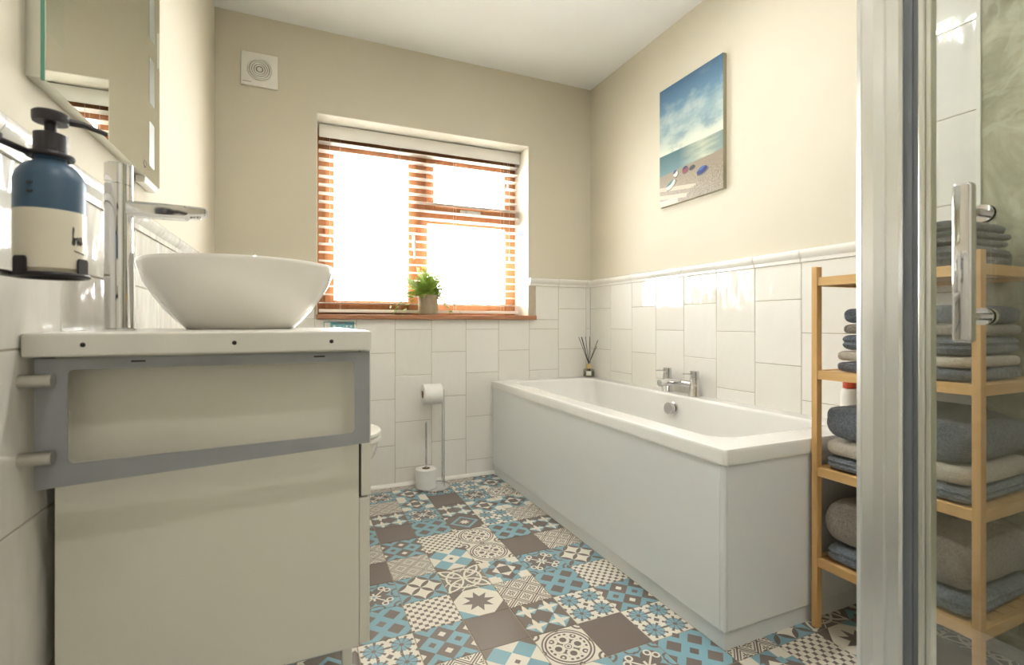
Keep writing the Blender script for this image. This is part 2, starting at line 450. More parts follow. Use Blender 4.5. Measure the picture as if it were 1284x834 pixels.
def columns(side, parent, edges, kinds, ztop, cut=None):
    for (a0, a1), k in zip(zip(edges, edges[1:]), kinds):
        for z0, z1 in courses(k, ztop):
            lo, hi = min(a0, a1), max(a0, a1)
            if cut:
                cx0, cx1, cz = cut
                if hi > cx0 + .001 and lo < cx1 - .001:
                    if z0 >= cz - .01: 
                        if lo < cx0 - .012: put_tile(side, parent, lo, cx0, z0, z1)
                        if hi > cx1 + .012: put_tile(side, parent, cx1, hi, z0, z1)
                        continue
                    if z1 > cz:
                        if lo < cx0 - .012: put_tile(side, parent, lo, cx0, cz, z1)
                        if hi > cx1 + .012: put_tile(side, parent, cx1, hi, cz, z1)
                        z1 = cz
            put_tile(side, parent, lo, hi, z0, z1)
be = [XL + .001] + [.4763 + .2008 * k for k in range(-4, 7)] + [XR - T]
bk = ['AB'[(k + 1) % 2] for k in range(len(be) - 1)]      # column .476-.677 is kind A
i0 = min(range(len(be)), key=lambda i: abs(be[i] - .4763)); bk = ['AB'[(k - i0) % 2] for k in range(len(be) - 1)]
columns('back', wb_, be, bk, DADO0, (WX0 - .012, WX1 + .045, WZ0 - .022))
re_ = [YB - T] + [2.6352 - .2008 * k for k in range(1, 9)]
columns('right', wr, re_, ['BA'[k % 2] for k in range(len(re_) - 1)], DADO0)
YM = .717                                                # marble starts here
columns('right', wr, [1.029, .828, YM], ['B' if len(re_) % 2 else 'A', 'B'], H)
le = [YB - T] + [2.6352 - .2008 * k for k in range(1, 19)]
columns('left', wl, le, ['AB'[k % 2] for k in range(len(le) - 1)], DADO0)
# dado mouldings
prof = [(0, DADO0), (.010, DADO0), (.011, DADO0 + .010), (.010, DADO0 + .013), (.016, DADO0 + .020), (.021, DADO0 + .030), (.021, DADO0 + .040), (.015, DADO1 - .003), (.006, DADO1), (0, DADO1)]
_dc = {}
def dado(side, parent, a0, a1):
    ex, ey, ez, pt = FR[side]; w = round(abs(a1 - a0) - .0022, 4)
    if w < .01: return
    if w not in _dc:
        b = MB(); b.loft([[(s * w / 2, z - DADO0, d) for d, z in prof] for s in (-1, 1)])
        me = bpy.data.meshes.new('dado_tile'); bmesh.ops.recalc_face_normals(b.b, faces=b.b.faces[:]); b.b.to_mesh(me); b.b.free(); me.materials.append(TILE); me.shade_smooth()
        try: me.set_sharp_from_angle(angle=math.radians(45))
        except Exception: pass
        _dc[w] = me
    o = bpy.data.objects.new('dado_tile', _dc[w]); COL.objects.link(o); o.parent = parent
    mw = Matrix((ex, ey, ez)).transposed().to_4x4(); mw.translation = pt((a0 + a1) / 2, DADO0); o.matrix_local = mw
for a0, a1 in zip(be, be[1:]):
    if a1 <= WX0 or a0 >= WX1: dado('back', wb_, a0, a1)
    elif a0 < WX0: dado('back', wb_, a0, WX0 - .001)
    elif a1 > WX1: dado('back', wb_, WX1 + .001, a1)
for a0, a1 in zip(re_, re_[1:]): dado('right', wr, a0, a1)
for a0, a1 in zip(le, le[1:]): dado('left', wl, a0, a1)
# grout backing strips just behind the tile faces
MB().box(XL, WX0 - .001, YB - .004, YB, 0, DADO0).box(WX0 - .001, WX1 + .001, YB - .004, YB, 0, WZ0 - .024).box(WX1 + .001, XR, YB - .004, YB, 0, DADO0).build('grout', GROUT, wb_)
MB().box(XR - .004, XR, 1.029, YB - .004, 0, DADO0).box(XR - .004, XR, YM, 1.029, 0, H).build('grout', GROUT, wr)
MB().box(XL, XL + .004, YF, YB - .004, 0, DADO0).build('grout', GROUT, wl)
# white quarter-round strip along the floor of the window wall
bb = struct(MB().prism([(0, 0), (.016, 0), (.014, .007), (.008, .014), (0, .017)], lambda p: (XL + T, YB - T - p[0], p[1]), lambda p: (BX0 + .012, YB - T - p[0], p[1])).build('baseboard_back', WHITEP), 'white strip sealing the floor to the window wall', 'trim')
# marble shower wall panels
mp = struct(MB().box(XR - .012, XR, YF, YM - .008, .0, H, .002).build('trim_2', MARBLE), 'green veined marble shower wall panel', 'wall panel')
MB().box(XR - .016, XR, YM - .009, YM + .001, 0, H, .001).build('edge_trim', WHITEP, mp)

# ------------------------------------------------------------------ floor tiles
GX, GY, GP = .5976, 1.3792, .1506
TMAP = {-3: {8: 'O', 7: 'L', 6: 'B', 5: 'T', 4: 'D', 3: 'K', 2: 'P', 1: 'Q', 0: 'D', -1: 'B'},
        -2: {8: 'K', 7: 'Q', 6: 'K', 5: 'X', 4: 'P', 3: 'S', 2: 'K', 1: 'R', 0: 'L', -1: 'S', -2: 'K'},
        -1: {8: 'K', 7: 'E', 6: 'E', 5: 'Q', 4: 'D', 3: 'L', 2: 'T', 1: 'C', 0: 'W', -1: 'P', -2: 'T'},
        0: {8: 'D', 7: 'Q', 6: 'P', 5: 'X', 4: 'N', 3: 'O', 2: 'O', 1: 'E', 0: 'K', -1: 'X', -2: 'O', -3: 'W'},
        1: {8: 'K', 7: 'B', 6: 'Q', 5: 'E', 4: 'B', 3: 'D', 2: 'P', 1: 'Q', 0: 'D', -1: 'B', -2: 'P', -3: 'Q'},
        2: {8: 'S', 7: 'E', 6: 'O', 5: 'E', 4: 'K', 3: 'X', 2: 'K', 1: 'R', 0: 'L', -1: 'S', -2: 'B', -3: 'D', -4: 'P'},
        3: {-3: 'K', -4: 'E'}, 4: {-3: 'R', -4: 'L'}, 5: {-3: 'C', -4: 'W'}, 6: {-3: 'S', -4: 'P'}, 7: {-3: 'Q', -4: 'B'}}
rnd = random.Random(3); kinds = 'PDSLKRCWTEXBQON'
_fc = {}
for i in range(-7, 8):
    for j in range(-17, 9):
        x0, x1 = max(GX + i * GP, XL + T), min(GX + (i + 1) * GP, XR - T)
        y0, y1 = max(GY + j * GP, YF), min(GY + (j + 1) * GP, YB - T)
        if x1 - x0 < .012 or y1 - y0 < .012: continue
        if x0 > BX0 + .05 and y0 > BY0 + .05: continue       # under the bath
        if x0 > .92 and y1 < .50: continue                  # under the shower tray
        k = TMAP.get(i, {}).get(j) or rnd.choice(kinds)
        cx, cy = GX + (i + .5) * GP, GY + (j + .5) * GP
        key = (k, round(x0 - cx, 3), round(x1 - cx, 3), round(y0 - cy, 3), round(y1 - cy, 3))
        if key not in _fc:
            g = .0012; e = .0006
            X0, X1, Y0, Y1 = x0 - cx + g, x1 - cx - g, y0 - cy + g, y1 - cy - g
            rc = lambda i_, z: [(X0 + i_, Y0 + i_, z), (X1 - i_, Y0 + i_, z), (X1 - i_, Y1 - i_, z), (X0 + i_, Y1 - i_, z)]
            b = MB(); b.loft([rc(0, -.0012), rc(0, -e), rc(e, 0)], True, False, True)
            me = bpy.data.meshes.new('floor_tile'); bmesh.ops.recalc_face_normals(b.b, faces=b.b.faces[:]); b.b.to_mesh(me); b.b.free(); me.materials.append(TM[k]); _fc[key] = me
        o = bpy.data.objects.new('floor_tile', _fc[key]); COL.objects.link(o); o.parent = floor; o.location = (cx, cy, 0)

# ------------------------------------------------------------------ window
WY = YB + .195                                       # room face of the window frame
win = struct(MB().box(WX0 + .003, WX0 + .060, WY, WY + .06, WZ0 + .002, WZ1 - .003, .004).box(WX1 - .073, WX1 - .003, WY, WY + .06, WZ0 + .002, WZ1 - .003, .004)
             .box(WX0 + .060, WX1 - .073, WY, WY + .06, 1.85, WZ1 - .003, .004).box(WX0 + .060, .66, WY, WY + .06, WZ0 + .002, .965, .004).box(.66, WX1 - .073, WY, WY + .06, WZ0 + .002, .997, .004).build('window_1', FRAMEW), 'stained timber window with a side casement and a top vent', 'window')
MB().box(.622, .704, WY, WY + .06, .965, 1.85, .003).build('mullion', FRAMEW, win)
MB().box(.704, WX1 - .073, WY, WY + .06, 1.472, 1.54, .003).build('transom', FRAMEW, win)
def sash(x0, x1, z0, z1, w, y=WY - .018):
    f = MB().box(x0, x0 + w, y, y + .05, z0, z1, .003).box(x1 - w, x1, y, y + .05, z0, z1, .003).box(x0 + w, x1 - w, y, y + .05, z0, z0 + w, .003).box(x0 + w, x1 - w, y, y + .05, z1 - w, z1, .003).build('casement', FRAMEW, win)
    MB().box(x0 + w - .003, x1 - w + .003, y + .02, y + .026, z0 + w - .003, z1 - w + .003).build('pane', PANE, f)
    return f
sash(.130, .635, .955, 1.862, .050)
sash(.690, 1.241, 1.535, 1.865, .048)
MB().box(.701, WX1 - .070, WY + .02, WY + .026, .994, 1.475).build('pane', PANE, win)
MB().box(.607, .624, WY - .034, WY - .018, 1.30, 1.40, .003).box(.609, .622, WY - .06, WY - .045, 1.25, 1.36, .004).cyl((.6155, WY - .02, 1.34), (.6155, WY - .055, 1.34), .007).build('window_handle', WHITEP, win)
MB().box(.90, 1.03, WY - .03, WY - .018, 1.545, 1.565, .003).box(.94, 1.00, WY - .05, WY - .036, 1.535, 1.56, .003).cyl((.97, WY - .02, 1.555), (.97, WY - .05, 1.555), .006).build('window_handle', WHITEP, win)
sill = struct(MB().box(WX0 - .002, WX1 + .040, YB - .032, YB, .899, .9235, .004).box(WX0 + .001, WX1 - .001, YB - .01, WY + .06, .902, .9235, .002).build('trim_3', SILLW), 'stained timber window sill board', 'window sill')

# ------------------------------------------------------------------ venetian blind
BLY = YB + .148; X0, X1 = WX0 + .014, WX1 - .012
bl = thing('venetian_blind', 'white wooden slat venetian blind hanging in the window', 'blind', ((X0 + X1) / 2, BLY, WZ0 + .03))
MB().box(X0 + .002, X1 + .008, BLY - .034, BLY - .025, 1.872, 1.941, .002).box(X0, X1, BLY - .025, BLY + .022, 1.895, 1.941, .002).build('headrail', SLATW, bl)
def slat_mesh():
    b = MB(); w, th = .048, .0030; n = 5; tilt = math.radians(-4); ring = []
    pts = []
    for s in (1, -1):
        for k in range(n):
            t_ = -1 + 2 * k / (n - 1); t_ *= s
            y = t_ * w / 2; z = .0015 * (1 - t_ * t_) + s * th / 2
            pts.append((y * math.cos(tilt) - z * math.sin(tilt), y * math.sin(tilt) + z * math.cos(tilt)))
    b.prism(pts, lambda p: (-(X1 - X0) / 2, p[0], p[1]), lambda p: ((X1 - X0) / 2, p[0], p[1]))
    me = bpy.data.meshes.new('slat'); bmesh.ops.recalc_face_normals(b.b, faces=b.b.faces[:]); b.b.to_mesh(me); b.b.free(); me.materials.append(SLATW); return me
sm = slat_mesh(); NS = 20; dz = (1.852 - .988) / (NS - 1)
for k in range(NS):
    o = bpy.data.objects.new('slat', sm); COL.objects.link(o); o.parent = bl; o.location = (0, 0, .988 + k * dz - (WZ0 + .03))
MB().box(X0, X1, BLY - .025, BLY + .022, .936, .954, .003).build('bottom_rail', SLATW, bl)
for x in (X0 + .11, X0 + .43, X0 + .76, X1 - .10):
    MB().tube([(x, BLY - .0265, .95), (x, BLY - .0265, 1.87)], .0008, 5).tube([(x, BLY + .0265, .95), (x, BLY + .0265, 1.87)], .0008, 5).build('ladder_cord', CORD, bl)
for x, z in ((X0 + .055, 1.33), (X1 - .065, 1.29), (X1 - .075, 1.75)):
    MB().tube([(x, BLY - .03, z), (x, BLY - .03, 1.87)], .0009, 5).lathe([(.002, z + .002), (.006, z - .008), (.007, z - .03), (.003, z - .036)], (x, BLY - .03, 0), 10).build('pull_cord', CORD, bl)

# ------------------------------------------------------------------ bathtub
bt = thing('bathtub', 'white straight bathtub with gloss panels along the tiled wall', 'bathtub', ((BX0 + XR) / 2, (BY0 + YB) / 2, 0))
ox0, ox1, oy0, oy1 = BX0 - .006, XR - T - .001, BY0 - .006, YB - T - .001
b = MB(); R0 = .012
b.loft([rrect(ox0 + .02, ox1 - .004, oy0 + .02, oy1 - .004, R0, BPAN + .004), rrect(ox0 + .002, ox1, oy0 + .002, oy1, R0, BPAN), rrect(ox0, ox1, oy0, oy1, R0, BPAN + .010), rrect(ox0 + .002, ox1, oy0 + .002, oy1, R0, BRIM - .010),
        rrect(ox0 + .006, ox1, oy0 + .006, oy1, R0, BRIM - .002), rrect(ox0 + .014, ox1 - .002, oy0 + .014, oy1 - .002, R0, BRIM),
        rrect(ox0 + .085, 1.640, oy0 + .095, 2.570, .085, BRIM), rrect(ox0 + .092, 1.633, oy0 + .103, 2.562, .085, BRIM - .003), rrect(ox0 + .098, 1.627, oy0 + .110, 2.554, .085, BRIM - .012),
        rrect(ox0 + .105, 1.620, oy0 + .13, 2.52, .10, .42), rrect(ox0 + .118, 1.606, oy0 + .16, 2.44, .12, .24), rrect(ox0 + .14, 1.584, oy0 + .20, 2.36, .12, .145), rrect(ox0 + .20, 1.52, oy0 + .27, 2.28, .10, .125)], True, False, True)
tb = b.build('tub', BATHW, bt, True); wn = tb.modifiers.new('weighted_normals', 'WEIGHTED_NORMAL'); wn.keep_sharp = True; wn.weight = 80
MB().box(BX0 + .002, BX0 + .020, BY0 + .020, oy1, .052, BPAN - .001, .0015).build('side_panel', PANELW, bt)
MB().box(BX0 + .014, ox1, BY0 + .003, BY0 + .019, .052, BPAN - .001, .0015).build('end_panel', PANELW, bt)
MB().box(BX0 + .001, BX0 + .014, BY0 + .0015, BY0 + .021, .052, BPAN - .001, .005, 3).build('corner_strip', PANELW, bt)
MB().box(BX0 + .010, BX0 + .026, BY0 + .010, oy1, 0, .0515).box(BX0 + .026, ox1, BY0 + .010, BY0 + .026, 0, .0515).build('plinth', PANELW, bt)
ov = MB().lathe([(.029, 0), (.029, .006), (.026, .008), (.014, .009), (.014, .014), (.0265, .015), (.0275, .018), (.0275, .036), (.0255, .038)], tuple(bt.location), 32).build('overflow_control', CHROME, bt, True)
ov.rotation_euler = (0, -PI / 2 + .06, 0); ov.location = Vector((1.623, 1.80, .478)) - bt.location
# bath filler tap
tp = thing('bath_tap', 'chrome two lever bath filler tap on the bath rim', 'tap', (1.672, 1.81, BRIM))
for y in (1.90, 1.72):
    p = MB().lathe([(.026, BRIM), (.026, BRIM + .004), (.0245, BRIM + .006), (.0205, BRIM + .085), (.0205, BRIM + .087), (.0185, BRIM + .088), (.0185, BRIM + .091), (.0205, BRIM + .092), (.020, BRIM + .114), (.018, BRIM + .116)], (1.672, y, 0), 28).build('pillar', CHROME, tp, True)
    MB().cyl((1.66, y, BRIM + .104), (1.602, y, BRIM + .106), .0035, 10).build('lever', CHROME, p, True)
MB().cyl((1.672, 1.72, BRIM + .052), (1.672, 1.90, BRIM + .052), .0165, 24).build('tap_body', CHROME, tp, True)
MB().tube([(1.672, 1.81, BRIM + .055), (1.60, 1.81, BRIM + .057), (1.545, 1.81, BRIM + .057)], .0165, 24).cyl((1.56, 1.81, BRIM + .050), (1.56, 1.81, BRIM + .039), .008, 18).build('spout', CHROME, tp, True)

# reed diffuser
dx, dy = 1.668, 2.605
df = thing('reed_diffuser', 'small glass reed diffuser with black sticks on the bath corner', 'diffuser', (dx, dy, BRIM))
MB().lathe([(.030, BRIM), (.034, BRIM + .003), (.034, BRIM + .040), (.030, BRIM + .049), (.014, BRIM + .054), (.013, BRIM + .060)], (dx, dy, 0), 28).build('bottle', BOTGLASS, df, True)
MB().lathe([(.029, BRIM + .002), (.0325, BRIM + .004), (.0325, BRIM + .022)], (dx, dy, 0), 24).build('oil', mat('amber_oil', srgb(176, 170, 140), .1), df, True)
MB().lathe([(.0165, BRIM + .052), (.0165, BRIM + .080), (.014, BRIM + .082), (.006, BRIM + .082)], (dx, dy, 0), 24).build('collar', mat('gold_collar', (.80, .62, .33), .3, 1.0), df, True)
lab = MB(); LBL = mat('white_label', srgb(226, 224, 214), .6)
va = math.atan2(-dy, -dx); ring = []
for z in (BRIM + .012, BRIM + .038): ring.append([(dx + .0346 * math.cos(va + t_), dy + .0346 * math.sin(va + t_), z) for t_ in [(-.5 + k / 8) * .9 for k in range(9)]])
lab.loft(ring, False, False, False).build('label', LBL, df)
for s in (-1, 1):
    lab = MB(); ring = []
    for z in (BRIM + .008, BRIM + .036): ring.append([(dx + .0346 * math.cos(va + t_), dy + .0346 * math.sin(va + t_), z) for t_ in [s * (.55 + k / 6 * .55) for k in range(7)]])
    lab.loft(ring, False, False, False).build('label_print', mat('dark_label_print', srgb(92, 88, 80), .6), df)
for sx_, sy_ in ((-.078, .02), (-.066, .005), (-.055, .012), (-.008, .03), (-.004, -.02), (.055, -.03), (.075, -.02)):
    MB().tube([(dx - sx_ * .2, dy - sy_ * .2, BRIM + .01), (dx, dy, BRIM + .08), (dx + sx_ * .92, dy + sy_ * .9 - abs(sx_) * .2, BRIM + .25)], .0017, 6).build('reed', BLACKP, df)

# ------------------------------------------------------------------ vanity, worktop, basin, tap
VY0, VY1 = .955, 1.56; CT, CB = .866, .831
VX1 = .116
va_ = thing('vanity_unit', 'cream lacquered vanity cabinet under the white basin', 'cabinet', (-.12, 1.25, .0))
MB().box(-.341, VX1 - .012, VY0, VY1, .271, CB - .001, .001).build('cabinet_body', VANITY, va_)
MB().box(VX1 - .0115, VX1 - .009, VY0 + .004, VY1 - .004, .552, CB - .004).build('shadow_gap', DARK, va_)
dr = MB().box(VX1 - .008, VX1 + .010, VY0 - .001, VY1, .553, CB - .003, .002).build('drawer_front', VANITY, va_)
MB().box(VX1 + .010, VX1 + .016, 1.20, 1.36, .563, .575, .002).build('handle', CHROME, dr)
dd = MB().box(VX1 - .0115, VX1 + .008, VY0 + .001, VY1, .273, .549, .002).build('door_front', VANITY, va_)
MB().box(VX1 + .009, VX1 + .015, 1.20, 1.36, .530, .542, .002).build('handle', CHROME, dd)
for y in (1.185, 1.50):
    for x in (-.31, .092): MB().box(x, x + .022, y, y + .022, 0, .272, .002).build('leg', WHITEP, va_)
wt = thing('worktop', 'white laminate worktop slab carrying the basin', 'worktop', (-.12, 1.25, CB))
MB().box(XL + T + .001, .119, .896, VY1 + .012, CB, CT, .004, 3).build('slab', WORKTOP, wt)
for u in (-.288, -.095, .052):
    MB().lathe([(.0035, .8955), (.003, .8963)], (u, 0, .848), 12, 'Y').build('screw_cap', DARK, wt)
tf_ = thing('towel_rail_frame', 'flat grey metal towel frame bolted to the left wall by the vanity', 'towel rail', (-.11, .91, .655))
def frame_plate():
    outer = [(-.347, .836 - .008), (.1175, .829), (.1175, .664), (-.347, .640)]
    x0, x1, z1 = -.3105, .092, .8115
    b = MB(); Y0_, Y1_ = .9085, .9125
    inner = []
    zb = lambda x: .674 + (x - x0) / (x1 - x0) * .009
    for cx, cz, a0 in ((x1 - .008, z1 - .008, 0), (x0 + .008, z1 - .008, 90), (x0 + .008, zb(x0) + .008, 180), (x1 - .008, zb(x1) + .008, 270)):
        for k in range(5):
            a = math.radians(a0 + 90 * k / 4); inner.append((cx + .008 * math.cos(a), cz + .008 * math.sin(a)))
    ou = []
    corners = [outer[1], outer[0], outer[3], outer[2]]
    for c in corners: ou += [c] * 5
    # nudge repeated corner points along the edges so quads stay valid
    oo = []
    for q in range(4):
        p, nx = Vector(corners[q]), Vector(corners[(q + 1) % 4]); pv = Vector(corners[q - 1])
        for k in range(5):
            if k < 2: oo.append(tuple(p.lerp(pv, .02 * (2 - k))))
            elif k == 2: oo.append(tuple(p))
            else: oo.append(tuple(p.lerp(nx, .02 * (k - 2))))
    f = lambda pts, y: [(p[0], y, p[1]) for p in pts]
    b.loft([f(inner, Y0_), f(oo, Y0_), f(oo, Y1_), f(inner, Y1_), f(inner, Y0_)], True, False, False)
    bmesh.ops.remove_doubles(b.b, verts=b.b.verts[:], dist=1e-6)
    return b
frame_plate().build('plate', GREYM, tf_)
for x in (-.225, .033): MB().box(x - .009, x + .009, .9080, .9086, .8205, .8230).build('slot', DARK, tf_)
for z in (.798, .688):
    MB().cyl((XL + T, .897, z), (-.322, .897, z), .0098, 24).build('standoff', STEEL, tf_, True)
# basin
bx, by, br = -.121, 1.291, .200
bs = thing('basin', 'round white ceramic vessel basin on the worktop', 'basin', (bx, by, CT))
pr = [(.108, CT), (.112, CT + .002), (.128, CT + .018), (.150, CT + .042), (.172, CT + .075), (.188, CT + .103), (.196, CT + .126), (.1995, CT + .140), (.200, CT + .145), (.198, CT + .149), (.193, CT + .150), (.187, CT + .146), (.180, CT + .124), (.165, CT + .09), (.14, CT + .055), (.09, CT + .030), (.022, CT + .022)]
MB().lathe(pr, (bx, by, 0), 64).build('bowl', CERAM, bs, True)
MB().lathe([(.030, CT + .023), (.030, CT + .0275), (.027, CT + .0285), (.004, CT + .031)], (bx, by, 0), 28).build('waste', CHROME, bs, True)
# basin mixer
tx, ty, tr = -.298, 1.087, .0212
bm_ = thing('basin_mixer_tap', 'tall chrome mixer tap standing on the worktop beside the basin', 'tap', (tx, ty, CT))
MB().lathe([(.0255, CT), (.0255, CT + .003), (tr, CT + .005), (tr, CT + .262), (tr - .002, CT + .263)], (tx, ty, 0), 40).build('tap_body', CHROME, bm_, True)
hd = MB(); rings = []
for z, k in ((CT + .264, -.4), (CT + .298, 0), (CT + .300, 0)):
    rr = tr if z < CT + .299 else tr - .002
    rings.append([(tx + rr * math.cos(2 * PI * i / 40), ty + rr * math.sin(2 * PI * i / 40), z + k * .012 * math.cos(2 * PI * i / 40)) for i in range(40)])
lv = hd.loft(rings).build('lever_cap', CHROME, bm_, True)
MB().tube([(tx + .008, ty, CT + .292), (tx + .012, ty + .02, CT + .300)], .002, 8).build('lever', CHROME, lv, True)
sp = MB(); rings = []
for x, hw, z0, z1 in ((tx + .012, .016, CT + .207, CT + .234), (tx + .102, .016, CT + .208, CT + .233), (tx + .108, .016, CT + .2125, CT + .2328), (tx + .134, .015, CT + .2155, CT + .232), (tx + .137, .013, CT + .218, CT + .230)):
    rings.append([(x, ty + hw * cx_, (z0 + z1) / 2 + (z1 - z0) / 2 * cz_) for cx_, cz_ in ((1, .6), (.8, 1), (-.8, 1), (-1, .6), (-1, -.6), (-.8, -1), (.8, -1), (1, -.6))])
so = sp.loft(rings).build('spout', CHROME, bm_)
MB().lathe([(.009, CT + .2105), (.009, CT + .219)], (tx + .118, ty, 0), 18).build('aerator', CHROME, so, True)

# ------------------------------------------------------------------ soap dispenser on its bracket
sx, sy, sr, z0 = -.286, .790, .0345, .943
sd = thing('soap_bottle', 'navy and cream pump soap bottle held in a black wall bracket', 'soap dispenser', (sx, sy, z0))
NAVY = noisy('navy_glaze', srgb(56, 84, 108), srgb(64, 92, 116), 30, .4); CREAMB = mat('cream_glaze', srgb(228, 220, 200), .3)
zs = z0 + .075
MB().lathe([(sr - .004, z0), (sr, z0 + .004), (sr, zs)], (sx, sy, 0), 40).build('lower_body', CREAMB, sd, True)
MB().lathe([(sr, zs), (sr, zs + .038), (sr - .003, zs + .048), (sr - .009, zs + .057), (sr - .017, zs + .062), (.0155, zs + .064), (.0150, zs + .074)], (sx, sy, 0), 40).build('upper_body', NAVY, sd, True)
pm = MB().lathe([(.0165, zs + .074), (.0165, zs + .098), (.012, zs + .100), (.006, zs + .101), (.006, zs + .112), (.017, zs + .1125), (.018, zs + .116), (.018, zs + .124), (.016, zs + .126)], (sx, sy, 0), 28).build('pump', BLACKP, sd, True)
MB().tube([(sx, sy, zs + .119), (sx + .03, sy + .012, zs + .119), (sx + .052, sy + .02, zs + .113)], .0035, 8, radii=[.006, .004, .003]).build('nozzle', BLACKP, pm, True)
ca = math.atan2(-sy, -sx)             # direction to the camera
def onb(t_, z, r=sr + .0004): return (sx + r * math.cos(ca + t_), sy + r * math.sin(ca + t_), z)
SCR = mat('script_print', srgb(66, 66, 64), .6)
letters = [[(.60, .034), (.63, .044), (.655, .053), (.64, .056), (.625, .050), (.63, .038), (.655, .033), (.69, .036), (.70, .042), (.675, .043), (.67, .037)],
           [(.70, .042), (.74, .041), (.77, .044), (.78, .037), (.80, .034), (.84, .040), (.85, .044)], [(.85, .044), (.87, .036), (.91, .034), (.95, .041), (.93, .045), (.96, .036), (1.02, .037)]]
for L in letters: MB().tube([onb(t_, z0 + z) for t_, z in L], .0006, 6).build('script_lettering', SCR, sd)
MB().tube([onb(.66 + .06 * k, z0 + .0265 - k * .0004) for k in range(8)], .0005, 5).build('script_underline', SCR, sd)
for z in (.104, .094): MB().tube([onb(-.62 + .05 * k, z0 + z) for k in range(4)], .0016, 6).build('front_print', SCR, sd)
hb = thing('soap_bracket', 'black metal wall bracket holding the navy soap bottle', 'bracket', (XL + T, sy, z0 - .01))
MB().box(XL + T, XL + T + .006, sy - .10, sy - .06, z0 - .012, zs + .10, .002).build('wall_plate', BLACKM, hb)
zr = zs + .0705
def circ(r, z, n=36, c=(sx, sy)): return [(c[0] + r * math.cos(2 * PI * k / n), c[1] + r * math.sin(2 * PI * k / n), z) for k in range(n)]
MB().tube(circ(.0205, zr), .0035, 8, True).build('neck_ring', BLACKM, hb, True)
MB().box(XL + T + .004, sx - .018, sy - .07, sy - .064, zr - .004, zr + .004, .001).tube([(sx - .030, sy - .067, zr), (sx - .021, sy - .03, zr), (sx - .017, sy - .012, zr)], .004, 8).build('arm', BLACKM, hb)
MB().tube(circ(.036, z0 - .004), .0032, 8, True).build('base_ring', BLACKM, hb, True)
MB().box(XL + T + .004, sx - .030, sy - .07, sy - .064, z0 - .009, z0 + .001, .001).tube([(sx - .032, sy - .067, z0 - .004), (sx - .030, sy - .02, z0 - .004)], .004, 8).build('arm', BLACKM, hb)
for t_ in (-.82, .95, 2.6):
    c_, s_ = math.cos(ca + t_), math.sin(ca + t_); b = MB(); rr = .0375
    q = [(sx + rr * c_ - s_ * w, sy + rr * s_ + c_ * w, z) for w, z in ((-.008, z0 - .006), (.008, z0 - .006), (.008, z0 + .014), (.006, z0 + .017), (-.006, z0 + .017), (-.008, z0 + .014))]
    b.loft([q, [(x - .0022 * c_, y - .0022 * s_, z) for x, y, z in q]]).build('clip', BLACKM, hb)

# ------------------------------------------------------------------ mirror
mX = -.340
mi = thing('wall_mirror', 'slim illuminated wall mirror above the basin', 'mirror', (XL, 1.24, 1.238))
MB().box(XL, mX - .006, .928, 1.556, 1.240, 1.945, .001).build('mirror_back', SATIN, mi)
MB().box(mX - .0058, mX - .001, .9235, .9275, 1.2355, 1.95).build('glass_edge', GEDGE, mi)
MB().box(mX - .0058, mX - .001, .9275, 1.560, 1.2355, 1.95).build('glass_back', SATIN, mi)
MB().box(mX - .0009, mX, .9238, 1.5597, 1.2358, 1.9497).build('mirror_glass', MIRROR, mi)
for za, zb_ in ((1.271, 1.382), (1.428, 1.542), (1.590, 1.705), (1.755, 1.87)):
    MB().box(mX, mX + .0004, 1.462, 1.507, za, zb_).build('frosted_strip', FROST, mi)
MB().box(mX, mX + .0004, .9235, .985, 1.31, 1.9497).build('bevelled_edge', MIRROR2, mi)
MB().lathe([(.0095, mX), (.0095, mX + .0005), (.007, mX + .0005), (.007, mX)], (0, 1.427, 1.264), 20, 'X', False, False).build('touch_switch', DARK, mi)
MB().box(XL + .002, mX - .003, 1.44, 1.55, 1.222, 1.240, .002).build('control_box', WHITEP, mi)

# ------------------------------------------------------------------ extractor fan
fx, fz = -.174, 2.106; fy = YB
fa = thing('extractor_fan', 'square white extractor fan high on the window wall', 'fan', (fx, fy, fz - .08))
MB().box(fx - .081, fx + .081, fy - .016, fy, fz - .081, fz + .081, .004, 3).build('housing', WHITEP, fa, True)
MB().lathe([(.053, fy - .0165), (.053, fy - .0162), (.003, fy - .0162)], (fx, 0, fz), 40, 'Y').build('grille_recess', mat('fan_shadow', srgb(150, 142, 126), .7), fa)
for r in (.048, .0385, .029, .0195):
    MB().lathe([(r - .0032, fy - .0165), (r - .0026, fy - .0225), (r + .0026, fy - .0225), (r + .0032, fy - .0165)], (fx, 0, fz), 40, 'Y', False, False).build('grille_ring', WHITEP, fa, True)
MB().lathe([(.011, fy - .0165), (.011, fy - .0215), (.008, fy - .024)], (fx, 0, fz), 24, 'Y').build('grille_boss', WHITEP, fa, True)
MB().lathe([(.0565, fy - .016), (.0555, fy - .0185), (.053, fy - .0185), (.052, fy - .016)], (fx, 0, fz), 48, 'Y', False, False).build('grille_rim', WHITEP, fa, True)
for k in range(7): MB().box(fx - .072 + k * .0052, fx - .072 + k * .0052 + .0036, fy - .0163, fy - .016, fz - .0665, fz - .0615).build('brand_print', GREYP, fa)

